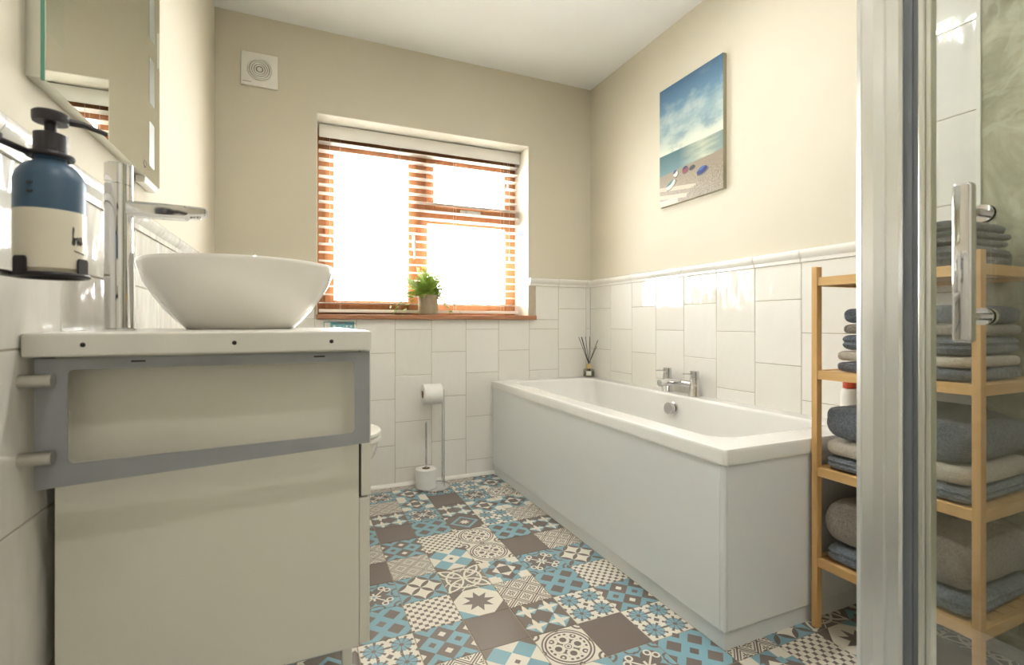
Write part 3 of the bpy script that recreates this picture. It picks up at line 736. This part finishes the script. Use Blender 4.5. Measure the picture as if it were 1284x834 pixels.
# ------------------------------------------------------------------ picture
pY0, pY1, pZ0, pZ1 = 1.579, 1.986, 1.467, 2.060
PIC = mat('beach_photograph_print', (.5, .5, .5), .35)
def _pic():
    t = PIC.node_tree; o = texco(t)
    sp_ = t.nodes.new('ShaderNodeSeparateXYZ'); t.links.new(o, sp_.inputs[0])
    u = V(t, sp_.outputs[1]) * (-1 / (pY1 - pY0)) + .5       # 0 left .. 1 right as seen
    v = V(t, sp_.outputs[2]) * (-1 / (pZ1 - pZ0)) + 1.0      # 0 top .. 1 bottom
    n1 = V(t, noise_tex(t, o, 5, 5, .55, (1, 1, 1.6))); n2 = V(t, noise_tex(t, o, 12, 4, .5, (1, .8, 5))); n3 = V(t, noise_tex(t, o, 260, 3, .8)); n4 = V(t, noise_tex(t, o, 60, 3, .7))
    r = ramp_col(PIC, v.k, [(.0, srgb(62, 96, 126)), (.22, srgb(104, 138, 158)), (.42, srgb(158, 176, 174)), (.55, srgb(206, 210, 190))])
    cl = ((n1 - .48) * 5.0 + (v - .3) * 1.2).max(0.0).min(1.0) * ((v * 2.2 + .15).min(1.0))
    c = col_mix(t, cl * .85, r, srgb(208, 212, 196))
    dk = ((.46 - n1) * 5.0).max(0.0).min(.5)
    c = col_mix(t, dk, c, srgb(78, 112, 142))
    glint = (1.0 - abs(u - .72) * 2.6).max(0.0) * n2 * 1.3
    sea = col_mix(t, ((v - .565) * 5.0).max(0.0).min(1.0), srgb(78, 108, 114), srgb(110, 138, 140))
    sea = col_mix(t, glint.min(.8), sea, srgb(206, 206, 178))
    c = col_mix(t, v > .565, c, sea)
    shore = .735 - u * .03 + (n2 - .5) * .02
    sand = col_mix(t, ((n3 - .5) * ((v - .7) * 22.0).max(.5) + .45).max(0.0).min(1.0), srgb(168, 154, 132), srgb(108, 98, 88))
    c = col_mix(t, (v - shore) > 0.0, c, sand)
    # pale boardwalk planks lower left
    w = v - .83 - u * .10
    pl = AND(w > 0.0, u < (.60 - w * 1.6 + (n4 - .5) * .35), ((w * 15.0).fract() < .5))
    c = col_mix(t, pl * .75, c, srgb(196, 184, 160))
    c = col_mix(t, AND(v > .95, u < .32, NOT(pl)), c, srgb(176, 168, 156))
    def boat(c, bu, bv, l, h_, ang, hull, inside):
        ca_, sa_ = math.cos(ang), math.sin(ang)
        x0, y0 = (u - bu) * .407, (v - bv) * .593
        x = x0 * ca_ + y0 * sa_; y = y0 * ca_ - x0 * sa_
        body = ((x / l) * (x / l) + (y / h_) * (y / h_)) < 1.0
        up = AND(body, (y - abs(x) * -.2) < -h_ * .1)
        sh = (((x - l * .1) / (l * 1.15)) * ((x - l * .1) / (l * 1.15)) + ((y - h_ * .5) / (h_ * .9)) * ((y - h_ * .5) / (h_ * .9))) < 1.0
        c = col_mix(t, sh * .7, c, srgb(70, 62, 58)); c = col_mix(t, body, c, hull); return col_mix(t, up, c, inside)
    c = boat(c, .28, .752, .015, .017, -.5, srgb(220, 216, 204), srgb(70, 78, 112))
    c = boat(c, .44, .750, .019, .016, -.2, srgb(132, 62, 66), srgb(48, 58, 92))
    c = boat(c, .55, .755, .018, .010, -.2, srgb(56, 60, 58), srgb(70, 76, 72))
    c = boat(c, .70, .806, .032, .016, -.25, srgb(36, 50, 112), srgb(70, 96, 150))
    c = boat(c, .20, .832, .034, .016, -.5, srgb(206, 206, 192), srgb(46, 104, 100))
    set_col(PIC, c)
_pic()
pc = thing('beach_picture', 'frameless seaside picture of boats on a pebble beach', 'picture', (XR, (pY0 + pY1) / 2, pZ0))
MB().box(XR - .020, XR, pY0, pY1, pZ0, pZ1, .001).build('panel', mat('picture_edge', srgb(150, 146, 120), .5), pc)
MB().box(XR - .0208, XR - .0199, pY0 + .0005, pY1 - .0005, pZ0 + .0005, pZ1 - .0005).build('print', PIC, pc)

# ------------------------------------------------------------------ sign under the sill
sg = thing('notice_card', 'small teal notice card stuck on the tiles under the sill', 'sign', (.19, YB - T, .80))
TEAL = mat('teal_card', srgb(112, 168, 178), .5); NAVYT = mat('navy_print', srgb(32, 62, 96), .6); REDT = mat('red_print', srgb(176, 72, 66), .6)
MB().box(.117, .266, YB - T - .0015, YB - T - .0002, .800, .8865).build('card', TEAL, sg)
MB().box(.120, .148, YB - T - .0019, YB - T - .0014, .845, .8815).build('pale_panel', LBL, sg)
mt = lambda x, z: Matrix.Translation((x, YB - T - .0018, z)) @ Matrix.Rotation(PI / 2, 4, 'X')
text_mesh('lettering', 'WHAT', .0135, NAVYT, sg, mt(.153, .873)); text_mesh('lettering', 'NOT', .0135, REDT, sg, mt(.191, .873)); text_mesh('lettering', 'TO FLUSH', .0125, NAVYT, sg, mt(.2165, .873))
for k, (x, w) in enumerate(((.168, .014), (.194, .004), (.214, .005), (.229, .012), (.250, .012))):
    MB().lathe([(w / 2, YB - T - .0019), (w / 2, YB - T - .0014)], (x, 0, .862), 10, 'Y').build('icon', LBL, sg)

# ------------------------------------------------------------------ potted plant
px_, py_ = .668, YB + .035; pz = .9235
pp = thing('potted_fern', 'small green fern in a beige ribbed pot on the sill', 'plant', (px_, py_, pz))
POT = noisy('beige_stoneware', srgb(160, 142, 118), srgb(172, 154, 130), 60, .7)
pf = [(.048, pz), (.052, pz + .004)]
for k in range(20): pf += [(.0545 + .0007 * (k % 2), pz + .008 + k * .0049)]
pf += [(.0545, pz + .110), (.051, pz + .115), (.047, pz + .113), (.046, pz + .09)]
MB().lathe(pf, (px_, py_, 0), 36).build('pot', POT, pp, True)
MB().lathe([(.046, pz + .096), (.02, pz + .099), (.001, pz + .100)], (px_, py_, 0), 24).build('soil', mat('potting_soil', srgb(70, 56, 44), .95), pp)
LEAF = noisy('fern_leaf', srgb(124, 152, 60), srgb(168, 188, 92), 25, .5, **{'Subsurface Weight': 0.})
def _leaf():
    t = LEAF.node_tree; p = t.nodes['Principled BSDF']; out = t.nodes['Material Output']
    tl = t.nodes.new('ShaderNodeBsdfTranslucent'); tl.inputs[0].default_value = (*srgb(150, 172, 70), 1)
    mx = t.nodes.new('ShaderNodeMixShader'); mx.inputs[0].default_value = .3
    t.links.new(p.outputs[0], mx.inputs[1]); t.links.new(tl.outputs[0], mx.inputs[2]); t.links.new(mx.outputs[0], out.inputs[0])
_leaf()
fb = MB(); rn = random.Random(11); st = MB()
for k in range(74):
    a = rn.uniform(0, 2 * PI); lean = rn.uniform(.1, 1.15); L = rn.uniform(.10, .185)
    if k > 56: a = rn.choice((0, PI)) + rn.uniform(-.5, .5); lean = rn.uniform(.7, 1.35); L = rn.uniform(.16, .22)
    if k == 0: a, lean, L = 3.3, .75, .22
    if k == 1: a, lean, L = .6, .3, .21
    if k in (2, 3): a, lean, L = (-.15, 1.35, .19) if k == 2 else (-2.6, 1.4, .17)
    if k in (4, 5, 6): a, lean, L = -1.2 + k * .2, 1.5, .13
    p0 = Vector((px_ + .02 * math.cos(a) * rn.random(), py_ + .02 * math.sin(a) * rn.random() - .004, pz + .098))
    pts = []
    for i in range(9):
        t_ = i / 8; droop = lean * lean * t_ * t_
        d = Vector((math.cos(a) * math.sin(lean) * t_, math.sin(a) * math.sin(lean) * t_ * .8, t_ * math.cos(lean * .75) - droop * .55)) * L
        p = p0 + d
        p.y = min(p.y, YB + .075); pts.append(p)
    st.tube(pts, .0008, 4)
    for i in range(2, 9):
        dr_ = (pts[i] - pts[i - 1]).normalized()
        side = dr_.cross(Vector((0, 0, 1))); side = side.normalized() if side.length > .1 else Vector((1, 0, 0))
        for s in (-1, 1):
            ln = .036 * (1.1 - .6 * i / 8) * rn.uniform(.8, 1.3); tip = pts[i] + (side * s * .9 + dr_ * .5 + Vector((0, 0, rn.uniform(-.3, .4)))) * ln
            mid = (pts[i] + tip) / 2; w = dr_ * ln * .36
            fb.b.faces.new([fb.b.verts.new(q_) for q_ in (pts[i], mid + w, tip, mid - w)])
fo = fb.build('foliage', LEAF, pp); fo['kind'] = 'stuff'
sto = st.build('stems', LEAF, pp); sto['kind'] = 'stuff'

# ------------------------------------------------------------------ toilet roll stand and rolls
hx, hy = .665, 2.555
ts = thing('toilet_roll_stand', 'chrome wire toilet roll stand on the floor by the window wall', 'roll holder', (hx, hy, 0))
MB().tube([(hx + .085 * math.cos(2 * PI * k / 40), hy + .085 * math.sin(2 * PI * k / 40), .006) for k in range(40)], .005, 8, True).build('base_ring', CHROME, ts, True)
MB().lathe([(.080, .003), (.080, .0055), (.002, .006)], (hx, hy, 0), 32).build('base_plate', ALU, ts, True)
MB().tube([(hx + .05, hy - .018, .006), (hx + .05, hy - .018, .50)] + [(hx + .05 + .0 * k, hy - .018 * math.cos(PI * k / 6), .50 + .020 * math.sin(PI * k / 6)) for k in range(1, 6)] + [(hx + .05, hy + .018, .50), (hx + .05, hy + .018, .006)], .0035, 8).build('tall_post', CHROME, ts, True)
MB().tube([(hx + .05, hy, .515), (hx + .02, hy, .517), (hx - .07, hy, .517)], .0035, 8).build('roll_arm', CHROME, ts, True)
MB().tube([(hx - .043, hy - .009, .006), (hx - .043, hy - .009, .345), (hx - .043, hy, .354), (hx - .043, hy + .009, .345), (hx - .043, hy + .009, .006)], .003, 8).build('spare_post', CHROME, ts, True)
rl = thing('toilet_roll', 'white toilet roll hanging on the arm of the wire stand', 'toilet roll', (hx - .01, hy, .500))
def roll(prof_c, axis, c, par):
    MB().lathe([(.0215, -.05), (.052, -.05), (.0545, -.048), (.0545, .048), (.052, .05), (.0215, .05), (.0215, -.05)], c, 40, axis, False, False).build('paper', PAPER, par, True)
    MB().lathe([(.0215, -.0502), (.0195, -.0502), (.0195, .0502), (.0215, .0502)], c, 30, axis, False, False).build('core', CARDB, par, True)
roll(None, 'X', (hx - .012, hy, .500), rl)
rl2 = thing('toilet_roll', 'spare white toilet roll standing on the base of the wire stand', 'toilet roll', (hx - .043, hy, .0065))
roll(None, 'Z', (hx - .043, hy, .0575), rl2)

# ------------------------------------------------------------------ toilet
tyc = 2.10; twx = XL + T - .004
to = thing('toilet', 'white close coupled toilet beyond the vanity on the left wall', 'toilet', (twx + .3, tyc, 0))
def oval(x0, x1, hw, z, n=32, back=.55):
    pts = []
    for k in range(n):
        a = 2 * PI * k / n; ca_, sa_ = math.cos(a), math.sin(a)
        cx = x0 + (x1 - x0) * .5; rx = (x1 - x0) / 2
        e = 1.0 if ca_ > 0 else back
        pts.append((cx + rx * math.copysign(abs(ca_) ** e, ca_), tyc + hw * math.copysign(abs(sa_) ** (.8), sa_), z))
    return pts
MB().loft([oval(twx + .12, twx + .50, .105, 0), oval(twx + .12, twx + .50, .10, .05), oval(twx + .11, twx + .53, .10, .16), oval(twx + .08, twx + .60, .14, .27), oval(twx + .02, twx + .655, .172, .34), oval(twx + .01, twx + .670, .180, .388), oval(twx + .015, twx + .665, .176, .398),
           oval(twx + .24, twx + .62, .125, .398), oval(twx + .26, twx + .60, .11, .33), oval(twx + .32, twx + .54, .07, .22)], True, True, True).build('pan', CERAM, to, True)
se = MB().loft([oval(twx + .19, twx + .672, .180, .4, back=.7), oval(twx + .185, twx + .678, .184, .405, back=.7), oval(twx + .185, twx + .678, .184, .415, back=.7), oval(twx + .19, twx + .672, .18, .419, back=.7)]).build('seat', WHITEP, to, True)
MB().loft([oval(twx + .185, twx + .674, .181, .421, back=.7), oval(twx + .18, twx + .680, .186, .428, back=.7), oval(twx + .18, twx + .678, .185, .438, back=.7), oval(twx + .21, twx + .65, .165, .447, back=.7)]).build('lid', WHITEP, to, True)
MB().box(twx + .005, twx + .17, tyc - .19, tyc + .19, .40, .74, .02, 4).build('cistern', CERAM, to, True)
ci = MB().box(twx + .005, twx + .178, tyc - .198, tyc + .198, .741, .772, .008, 3).build('cistern_lid', CERAM, to, True)
MB().lathe([(.022, .772), (.022, .776), (.019, .778)], (twx + .09, tyc, 0), 24).build('flush_button', CHROME, ci, True)

# ------------------------------------------------------------------ bamboo shelf
SX0, SX1, SY0, SY1, SZ = 1.368, 1.706, .568, .952, 1.042
sh = thing('bamboo_shelf', 'four tier bamboo shelf rack between bath and shower', 'shelf', ((SX0 + SX1) / 2, (SY0 + SY1) / 2, 0))
pw, pd = .022, .0165
for x in (SX0, SX1 - pw):
    for y in (SY0, SY1 - pd): MB().box(x, x + pw, y, y + pd, 0, SZ, .0012).build('post', BAMBOO, sh)
LEV = [1.0115, .743, .464, .203]
for z in LEV:
    for x in (SX0 + .003, SX1 - .019): MB().box(x, x + .016, SY0 + pd, SY1 - pd, z - .025, z, .001).build('rail', BAMBOOY, sh)
    for y in (SY0 + .001, SY1 - .015): MB().box(SX0 + pw, SX1 - pw, y, y + .014, z - .025, z, .001).build('cross_rail', BAMBOOX, sh)
    n = 5; w = (SX1 - SX0 - .042) / n
    for k in range(n): MB().box(SX0 + .021 + k * w + .002, SX0 + .021 + (k + 1) * w - .002, SY0 + .016, SY1 - .016, z - .012, z - .002, .001).build('shelf_slat', BAMBOOY, sh)

# folded towels
def sgnpow(c, e): return math.copysign(abs(c) ** e, c)
def towel(label, m, x0, x1, y0, y1, z0_, z1_, seed, layers=2, amp=.006, e1=.34, e2=.15, group=None, cat='towel', name='folded_towel', sag=0.):
    cx, cy, cz = (x0 + x1) / 2, (y0 + y1) / 2, (z0_ + z1_) / 2
    hx_, hy_, hz = (x1 - x0) / 2, (y1 - y0) / 2, (z1_ - z0_) / 2
    b = MB(); rings = []; nv, nu = 15, 72; rad = min(hz, .042)
    lev = [(-1, .04), (-1, .4), (-1, .75)] + [(i / (nv - 1) * 2 - 1, None) for i in range(nv)] + [(1, .75), (1, .5), (1, .25), (1, .04)]
    for tt, sc in lev:
        et = PI / 2 * tt; ce, zz = max(math.cos(et), 0) ** .8, sgnpow(math.sin(et), .8)
        inset = rad * (1 - ce); k_ = 1. if sc is None else sc
        for l in range(1, layers):
            g = -1 + 2 * l / layers; inset += rad * .22 * math.exp(-((zz - g) / .10) ** 2)
        ring = []
        for j in range(nu):
            om = 2 * PI * j / nu; ux, uy = sgnpow(math.cos(om), e2), sgnpow(math.sin(om), e2)
            p = Vector((cx + (hx_ - inset) * ux * k_, cy + (hy_ - inset) * uy * k_, cz + hz * zz))
            nz = noise.noise_vector(p * 13 + Vector((seed * 7.1, seed * 3.3, 0)))
            nz2 = noise.noise_vector(p * 40 + Vector((seed * 2.1, 0, seed)))
            p.x += nz.x * amp + nz2.x * amp * .35; p.y += nz.y * amp + nz2.y * amp * .35
            if zz > 0: p.z += (nz.z * amp * .9 + nz2.z * amp * .3) * zz - amp * .3 * zz - sag * (k_ * uy) ** 4 * hz * zz - sag * .7 * (k_ * ux) ** 4 * hz * zz
            p.z = min(max(p.z, z0_), z1_); ring.append(p)
        rings.append(ring)
    o = b.loft(rings).build(name, m, None, True, base=(cx, cy, z0_))
    tag(o, label, cat, group); return o
g1, g2, g3, g4 = 'folded towels on the top shelf', 'small towels on the second shelf', 'bath towels on the third shelf', 'bath towels on the lowest shelf'
x0_, x1_ = 1.398, 1.64
z = LEV[0] + .001
for k, (hgt, m, lb, dy0) in enumerate(((.056, T_CHAR, 'thick charcoal knit towel at the bottom of the top shelf pile', .0), (.014, T_CHAR, 'thin charcoal towel second from the bottom on the top shelf', .005), (.014, T_CHAR, 'thin charcoal towel third from the bottom on the top shelf', .002), (.022, T_CHAR, 'thin charcoal towel topmost on the top shelf', .008))):
    towel(lb, m, x0_ + .004, x1_, .615 + dy0, .835, z, z + hgt, 20 + k, 2 if k == 0 else 1, .004, group=g1); z += hgt + .0022
z = LEV[1] + .001
for k, (hgt, m, lb, e) in enumerate(((.028, T_SLATE, 'small slate towel lowest of the second shelf pile', .0), (.028, T_CREAM, 'small beige towel second from the bottom of the second shelf pile', .0), (.044, T_SLATE, 'small slate towel in the middle of the second shelf pile', .012), (.026, T_TAUPE, 'small taupe towel under the topmost of the second shelf pile', .016), (.044, T_SLATE, 'small slate towel topmost on the second shelf pile', .018))):
    towel(lb, m, 1.396, 1.655, .602, .905 - e, z, z + hgt, 30 + k, 2 if k == 2 else 1, .004, e1=.5, group=g2); z += hgt + .0022
z = LEV[2] + .001
for k, (hgt, m, lb, ly) in enumerate(((.038, T_BLUE, 'blue grey bath towel at the bottom of the third shelf pile', 2), (.044, T_CREAM, 'cream bath towel between the grey ones on the third shelf', 1), (.118, T_SLATE, 'thick slate bath towel on top of the third shelf pile', 1))):
    towel(lb, m, 1.384, 1.690, .592, .932, z, z + hgt, 40 + k, ly, .011 if k == 2 else .006, e1=.5, group=g3, sag=.3 if k == 2 else .0); z += hgt + .0022
z = LEV[3] + .001
for k, (hgt, m, lb, ly) in enumerate(((.050, T_BLUE, 'blue grey bath towel at the bottom of the lowest shelf', 2), (.132, T_TAUPE, 'thick taupe bath towel on the lowest shelf', 1))):
    towel(lb, m, 1.384, 1.690, .592, .932, z, z + hgt, 50 + k, ly, .010, e1=.5, group=g4, sag=.2 if k else 0.); z += hgt + .0022
# rolled cloth on the top shelf
b = MB().lathe([(.004, -.06), (.022, -.06), (.027, -.052), (.028, 0), (.027, .052), (.022, .06), (.004, .06)], (1.672, .70, LEV[0] + .030), 24, 'Y')
tag(b.build('rolled_cloth', T_CHAR, None, True, base=(1.672, .70, LEV[0] + .001)), 'dark rolled cloth beside the pile on the top shelf', 'cloth')
# shampoo bottle at the bath corner
qx, qy = 1.655, 1.022
sb_ = thing('shampoo_bottle', 'white bottle with a red cap on the bath rim behind the shelf', 'bottle', (qx, qy, BRIM))
MB().lathe([(.022, BRIM), (.026, BRIM + .004), (.026, BRIM + .105), (.022, BRIM + .120), (.014, BRIM + .124)], (qx, qy, 0), 28).build('body', WHITEP, sb_, True)
MB().lathe([(.019, BRIM + .124), (.019, BRIM + .150), (.017, BRIM + .152)], (qx, qy, 0), 24).build('cap', mat('red_cap', srgb(190, 74, 40), .35), sb_, True)

# ------------------------------------------------------------------ shower enclosure
DX = .880
se_ = thing('shower_enclosure', 'glass shower enclosure with chrome corner post and sliding door', 'shower', (1.29, .08, 0))
TRW = mat('tray_white', srgb(236, 234, 228), .25)
tray = thing('shower_tray', 'low white shower tray inside the glass enclosure', 'shower tray', (1.29, .08, 0))
b = MB(); b.loft([rrect(DX - .02, XR - .014, -.38, .545, .03, 0), rrect(DX - .02, XR - .014, -.38, .545, .03, .036), rrect(DX - .014, XR - .018, -.374, .539, .03, .041), rrect(DX + .05, XR - .06, -.32, .475, .03, .041), rrect(DX + .07, XR - .08, -.30, .455, .03, .026)])
b.build('tray_body', TRW, tray, True)
MB().lathe([(.045, .026), (.045, .031), (.04, .033)], (1.29, .08, 0), 28).build('drain_cover', CHROME, tray, True)
ZT = 1.95; Z0 = .042
pb = MB()
poly = [(DX - .012, .456), (DX - .016, .460), (DX - .016, .476), (DX - .0135, .478), (DX - .0135, .479), (DX - .017, .481), (DX - .018, .495), (DX - .017, .512), (DX - .0145, .5125), (DX - .0145, .5145), (DX - .016, .516), (DX - .012, .5245), (DX + .02, .5245), (DX + .02, .456)]
pb.prism(poly, lambda p: (p[0], p[1], Z0), lambda p: (p[0], p[1], ZT)).build('corner_post', ALU, se_)
pb = MB()
for k in range(3): pb.box(DX - .010 - .002 * (k % 2), DX + .012, .4365 + k * .0065, .4365 + (k + 1) * .0065, Z0 + .01, ZT - .01)
pb.build('seal_strip', SEAL, se_)
MB().box(DX - .012, DX + .010, .4275, .436, Z0 + .01, ZT - .01, .002).box(DX - .008, DX + .008, .4210, .4275, Z0 + .01, ZT - .01, .001).build('door_stile', SATIN, se_)
dg_ = MB().box(DX - .003, DX + .003, -.34, .4215, Z0 + .02, ZT - .02).build('door_glass', SHGLASS, se_)
MB().box(DX + .02, XR - .02, .510, .516, Z0 + .02, ZT - .02).build('side_glass', SHGLASS, se_)
MB().box(DX - .015, DX + .02, -.36, .456, ZT - .02, ZT + .02, .003).box(DX + .02, XR - .018, .50, .526, ZT - .02, ZT + .02, .003).build('top_rail', ALU, se_)
MB().box(DX - .015, DX + .02, -.36, .456, Z0, Z0 + .02, .003).box(DX + .02, XR - .018, .50, .526, Z0, Z0 + .02, .003).build('bottom_rail', ALU, se_)
MB().box(XR - .035, XR - .012, .501, .525, Z0, ZT, .002).build('wall_profile', ALU, se_)
MB().box(DX - .015, DX + .02, -.38, -.34, Z0, ZT, .003).build('end_post', ALU, se_)
hz0, hz1, hY = .853, 1.069, .362
hd_ = MB().box(DX - .062, DX - .044, hY - .0115, hY + .0105, hz0, hz1, .005, 3).build('door_handle', CHROME, dg_, True)
for z in (hz1 - .036, hz0 + .036):
    MB().cyl((DX - .046, hY, z), (DX - .002, hY, z), .0055, 16).build('handle_peg', CHROME, dg_, True)
    MB().lathe([(.012, DX - .006), (.012, DX - .003)], (0, hY, z), 24, 'X').build('handle_rosette', CHROME, dg_, True)
    MB().lathe([(.012, DX + .003), (.012, DX + .010), (.010, DX + .011)], (0, hY, z), 24, 'X').build('inner_knob', CHROME, dg_, True)

# ------------------------------------------------------------------ fill lights added out of view to brighten the room, shaped as downlights
LENS = bpy.data.materials.new('fill_lens'); LENS.use_nodes = True
pL = LENS.node_tree.nodes['Principled BSDF']; pL.inputs['Emission Color'].default_value = (1, .94, .84, 1); pL.inputs['Emission Strength'].default_value = 6
for k, (x, y) in enumerate(((.35, .1), (1.25, -.5), (.45, 1.35), (1.1, 1.35))):
    lt = thing('fill_light', ['round added fill light over the floor between door and vanity', 'round added fill light near the door in front of the shower', 'round added fill light over the floor beside the vanity', 'round added fill light over the bathtub'][k], 'light', (x, y, H), 'added fill lights')
    MB().lathe([(.046, H), (.046, H - .006), (.038, H - .008), (.034, H - .003)], (x, y, 0), 32, 'Z', False, False).build('trim_ring', CHROME, lt, True)
    MB().lathe([(.035, H - .001), (.035, H - .0025), (.003, H - .0025)], (x, y, 0), 24).build('lens', LENS, lt)
    ld = bpy.data.lights.new('lamp', 'AREA'); ld.shape = 'DISK'; ld.size = .07; ld.energy = FILL_W; ld.color = (1, .97, .93); ld.spread = math.radians(170)
    lo = bpy.data.objects.new('lamp', ld); COL.objects.link(lo); lo.parent = lt; lo.location = (0, 0, -.012)
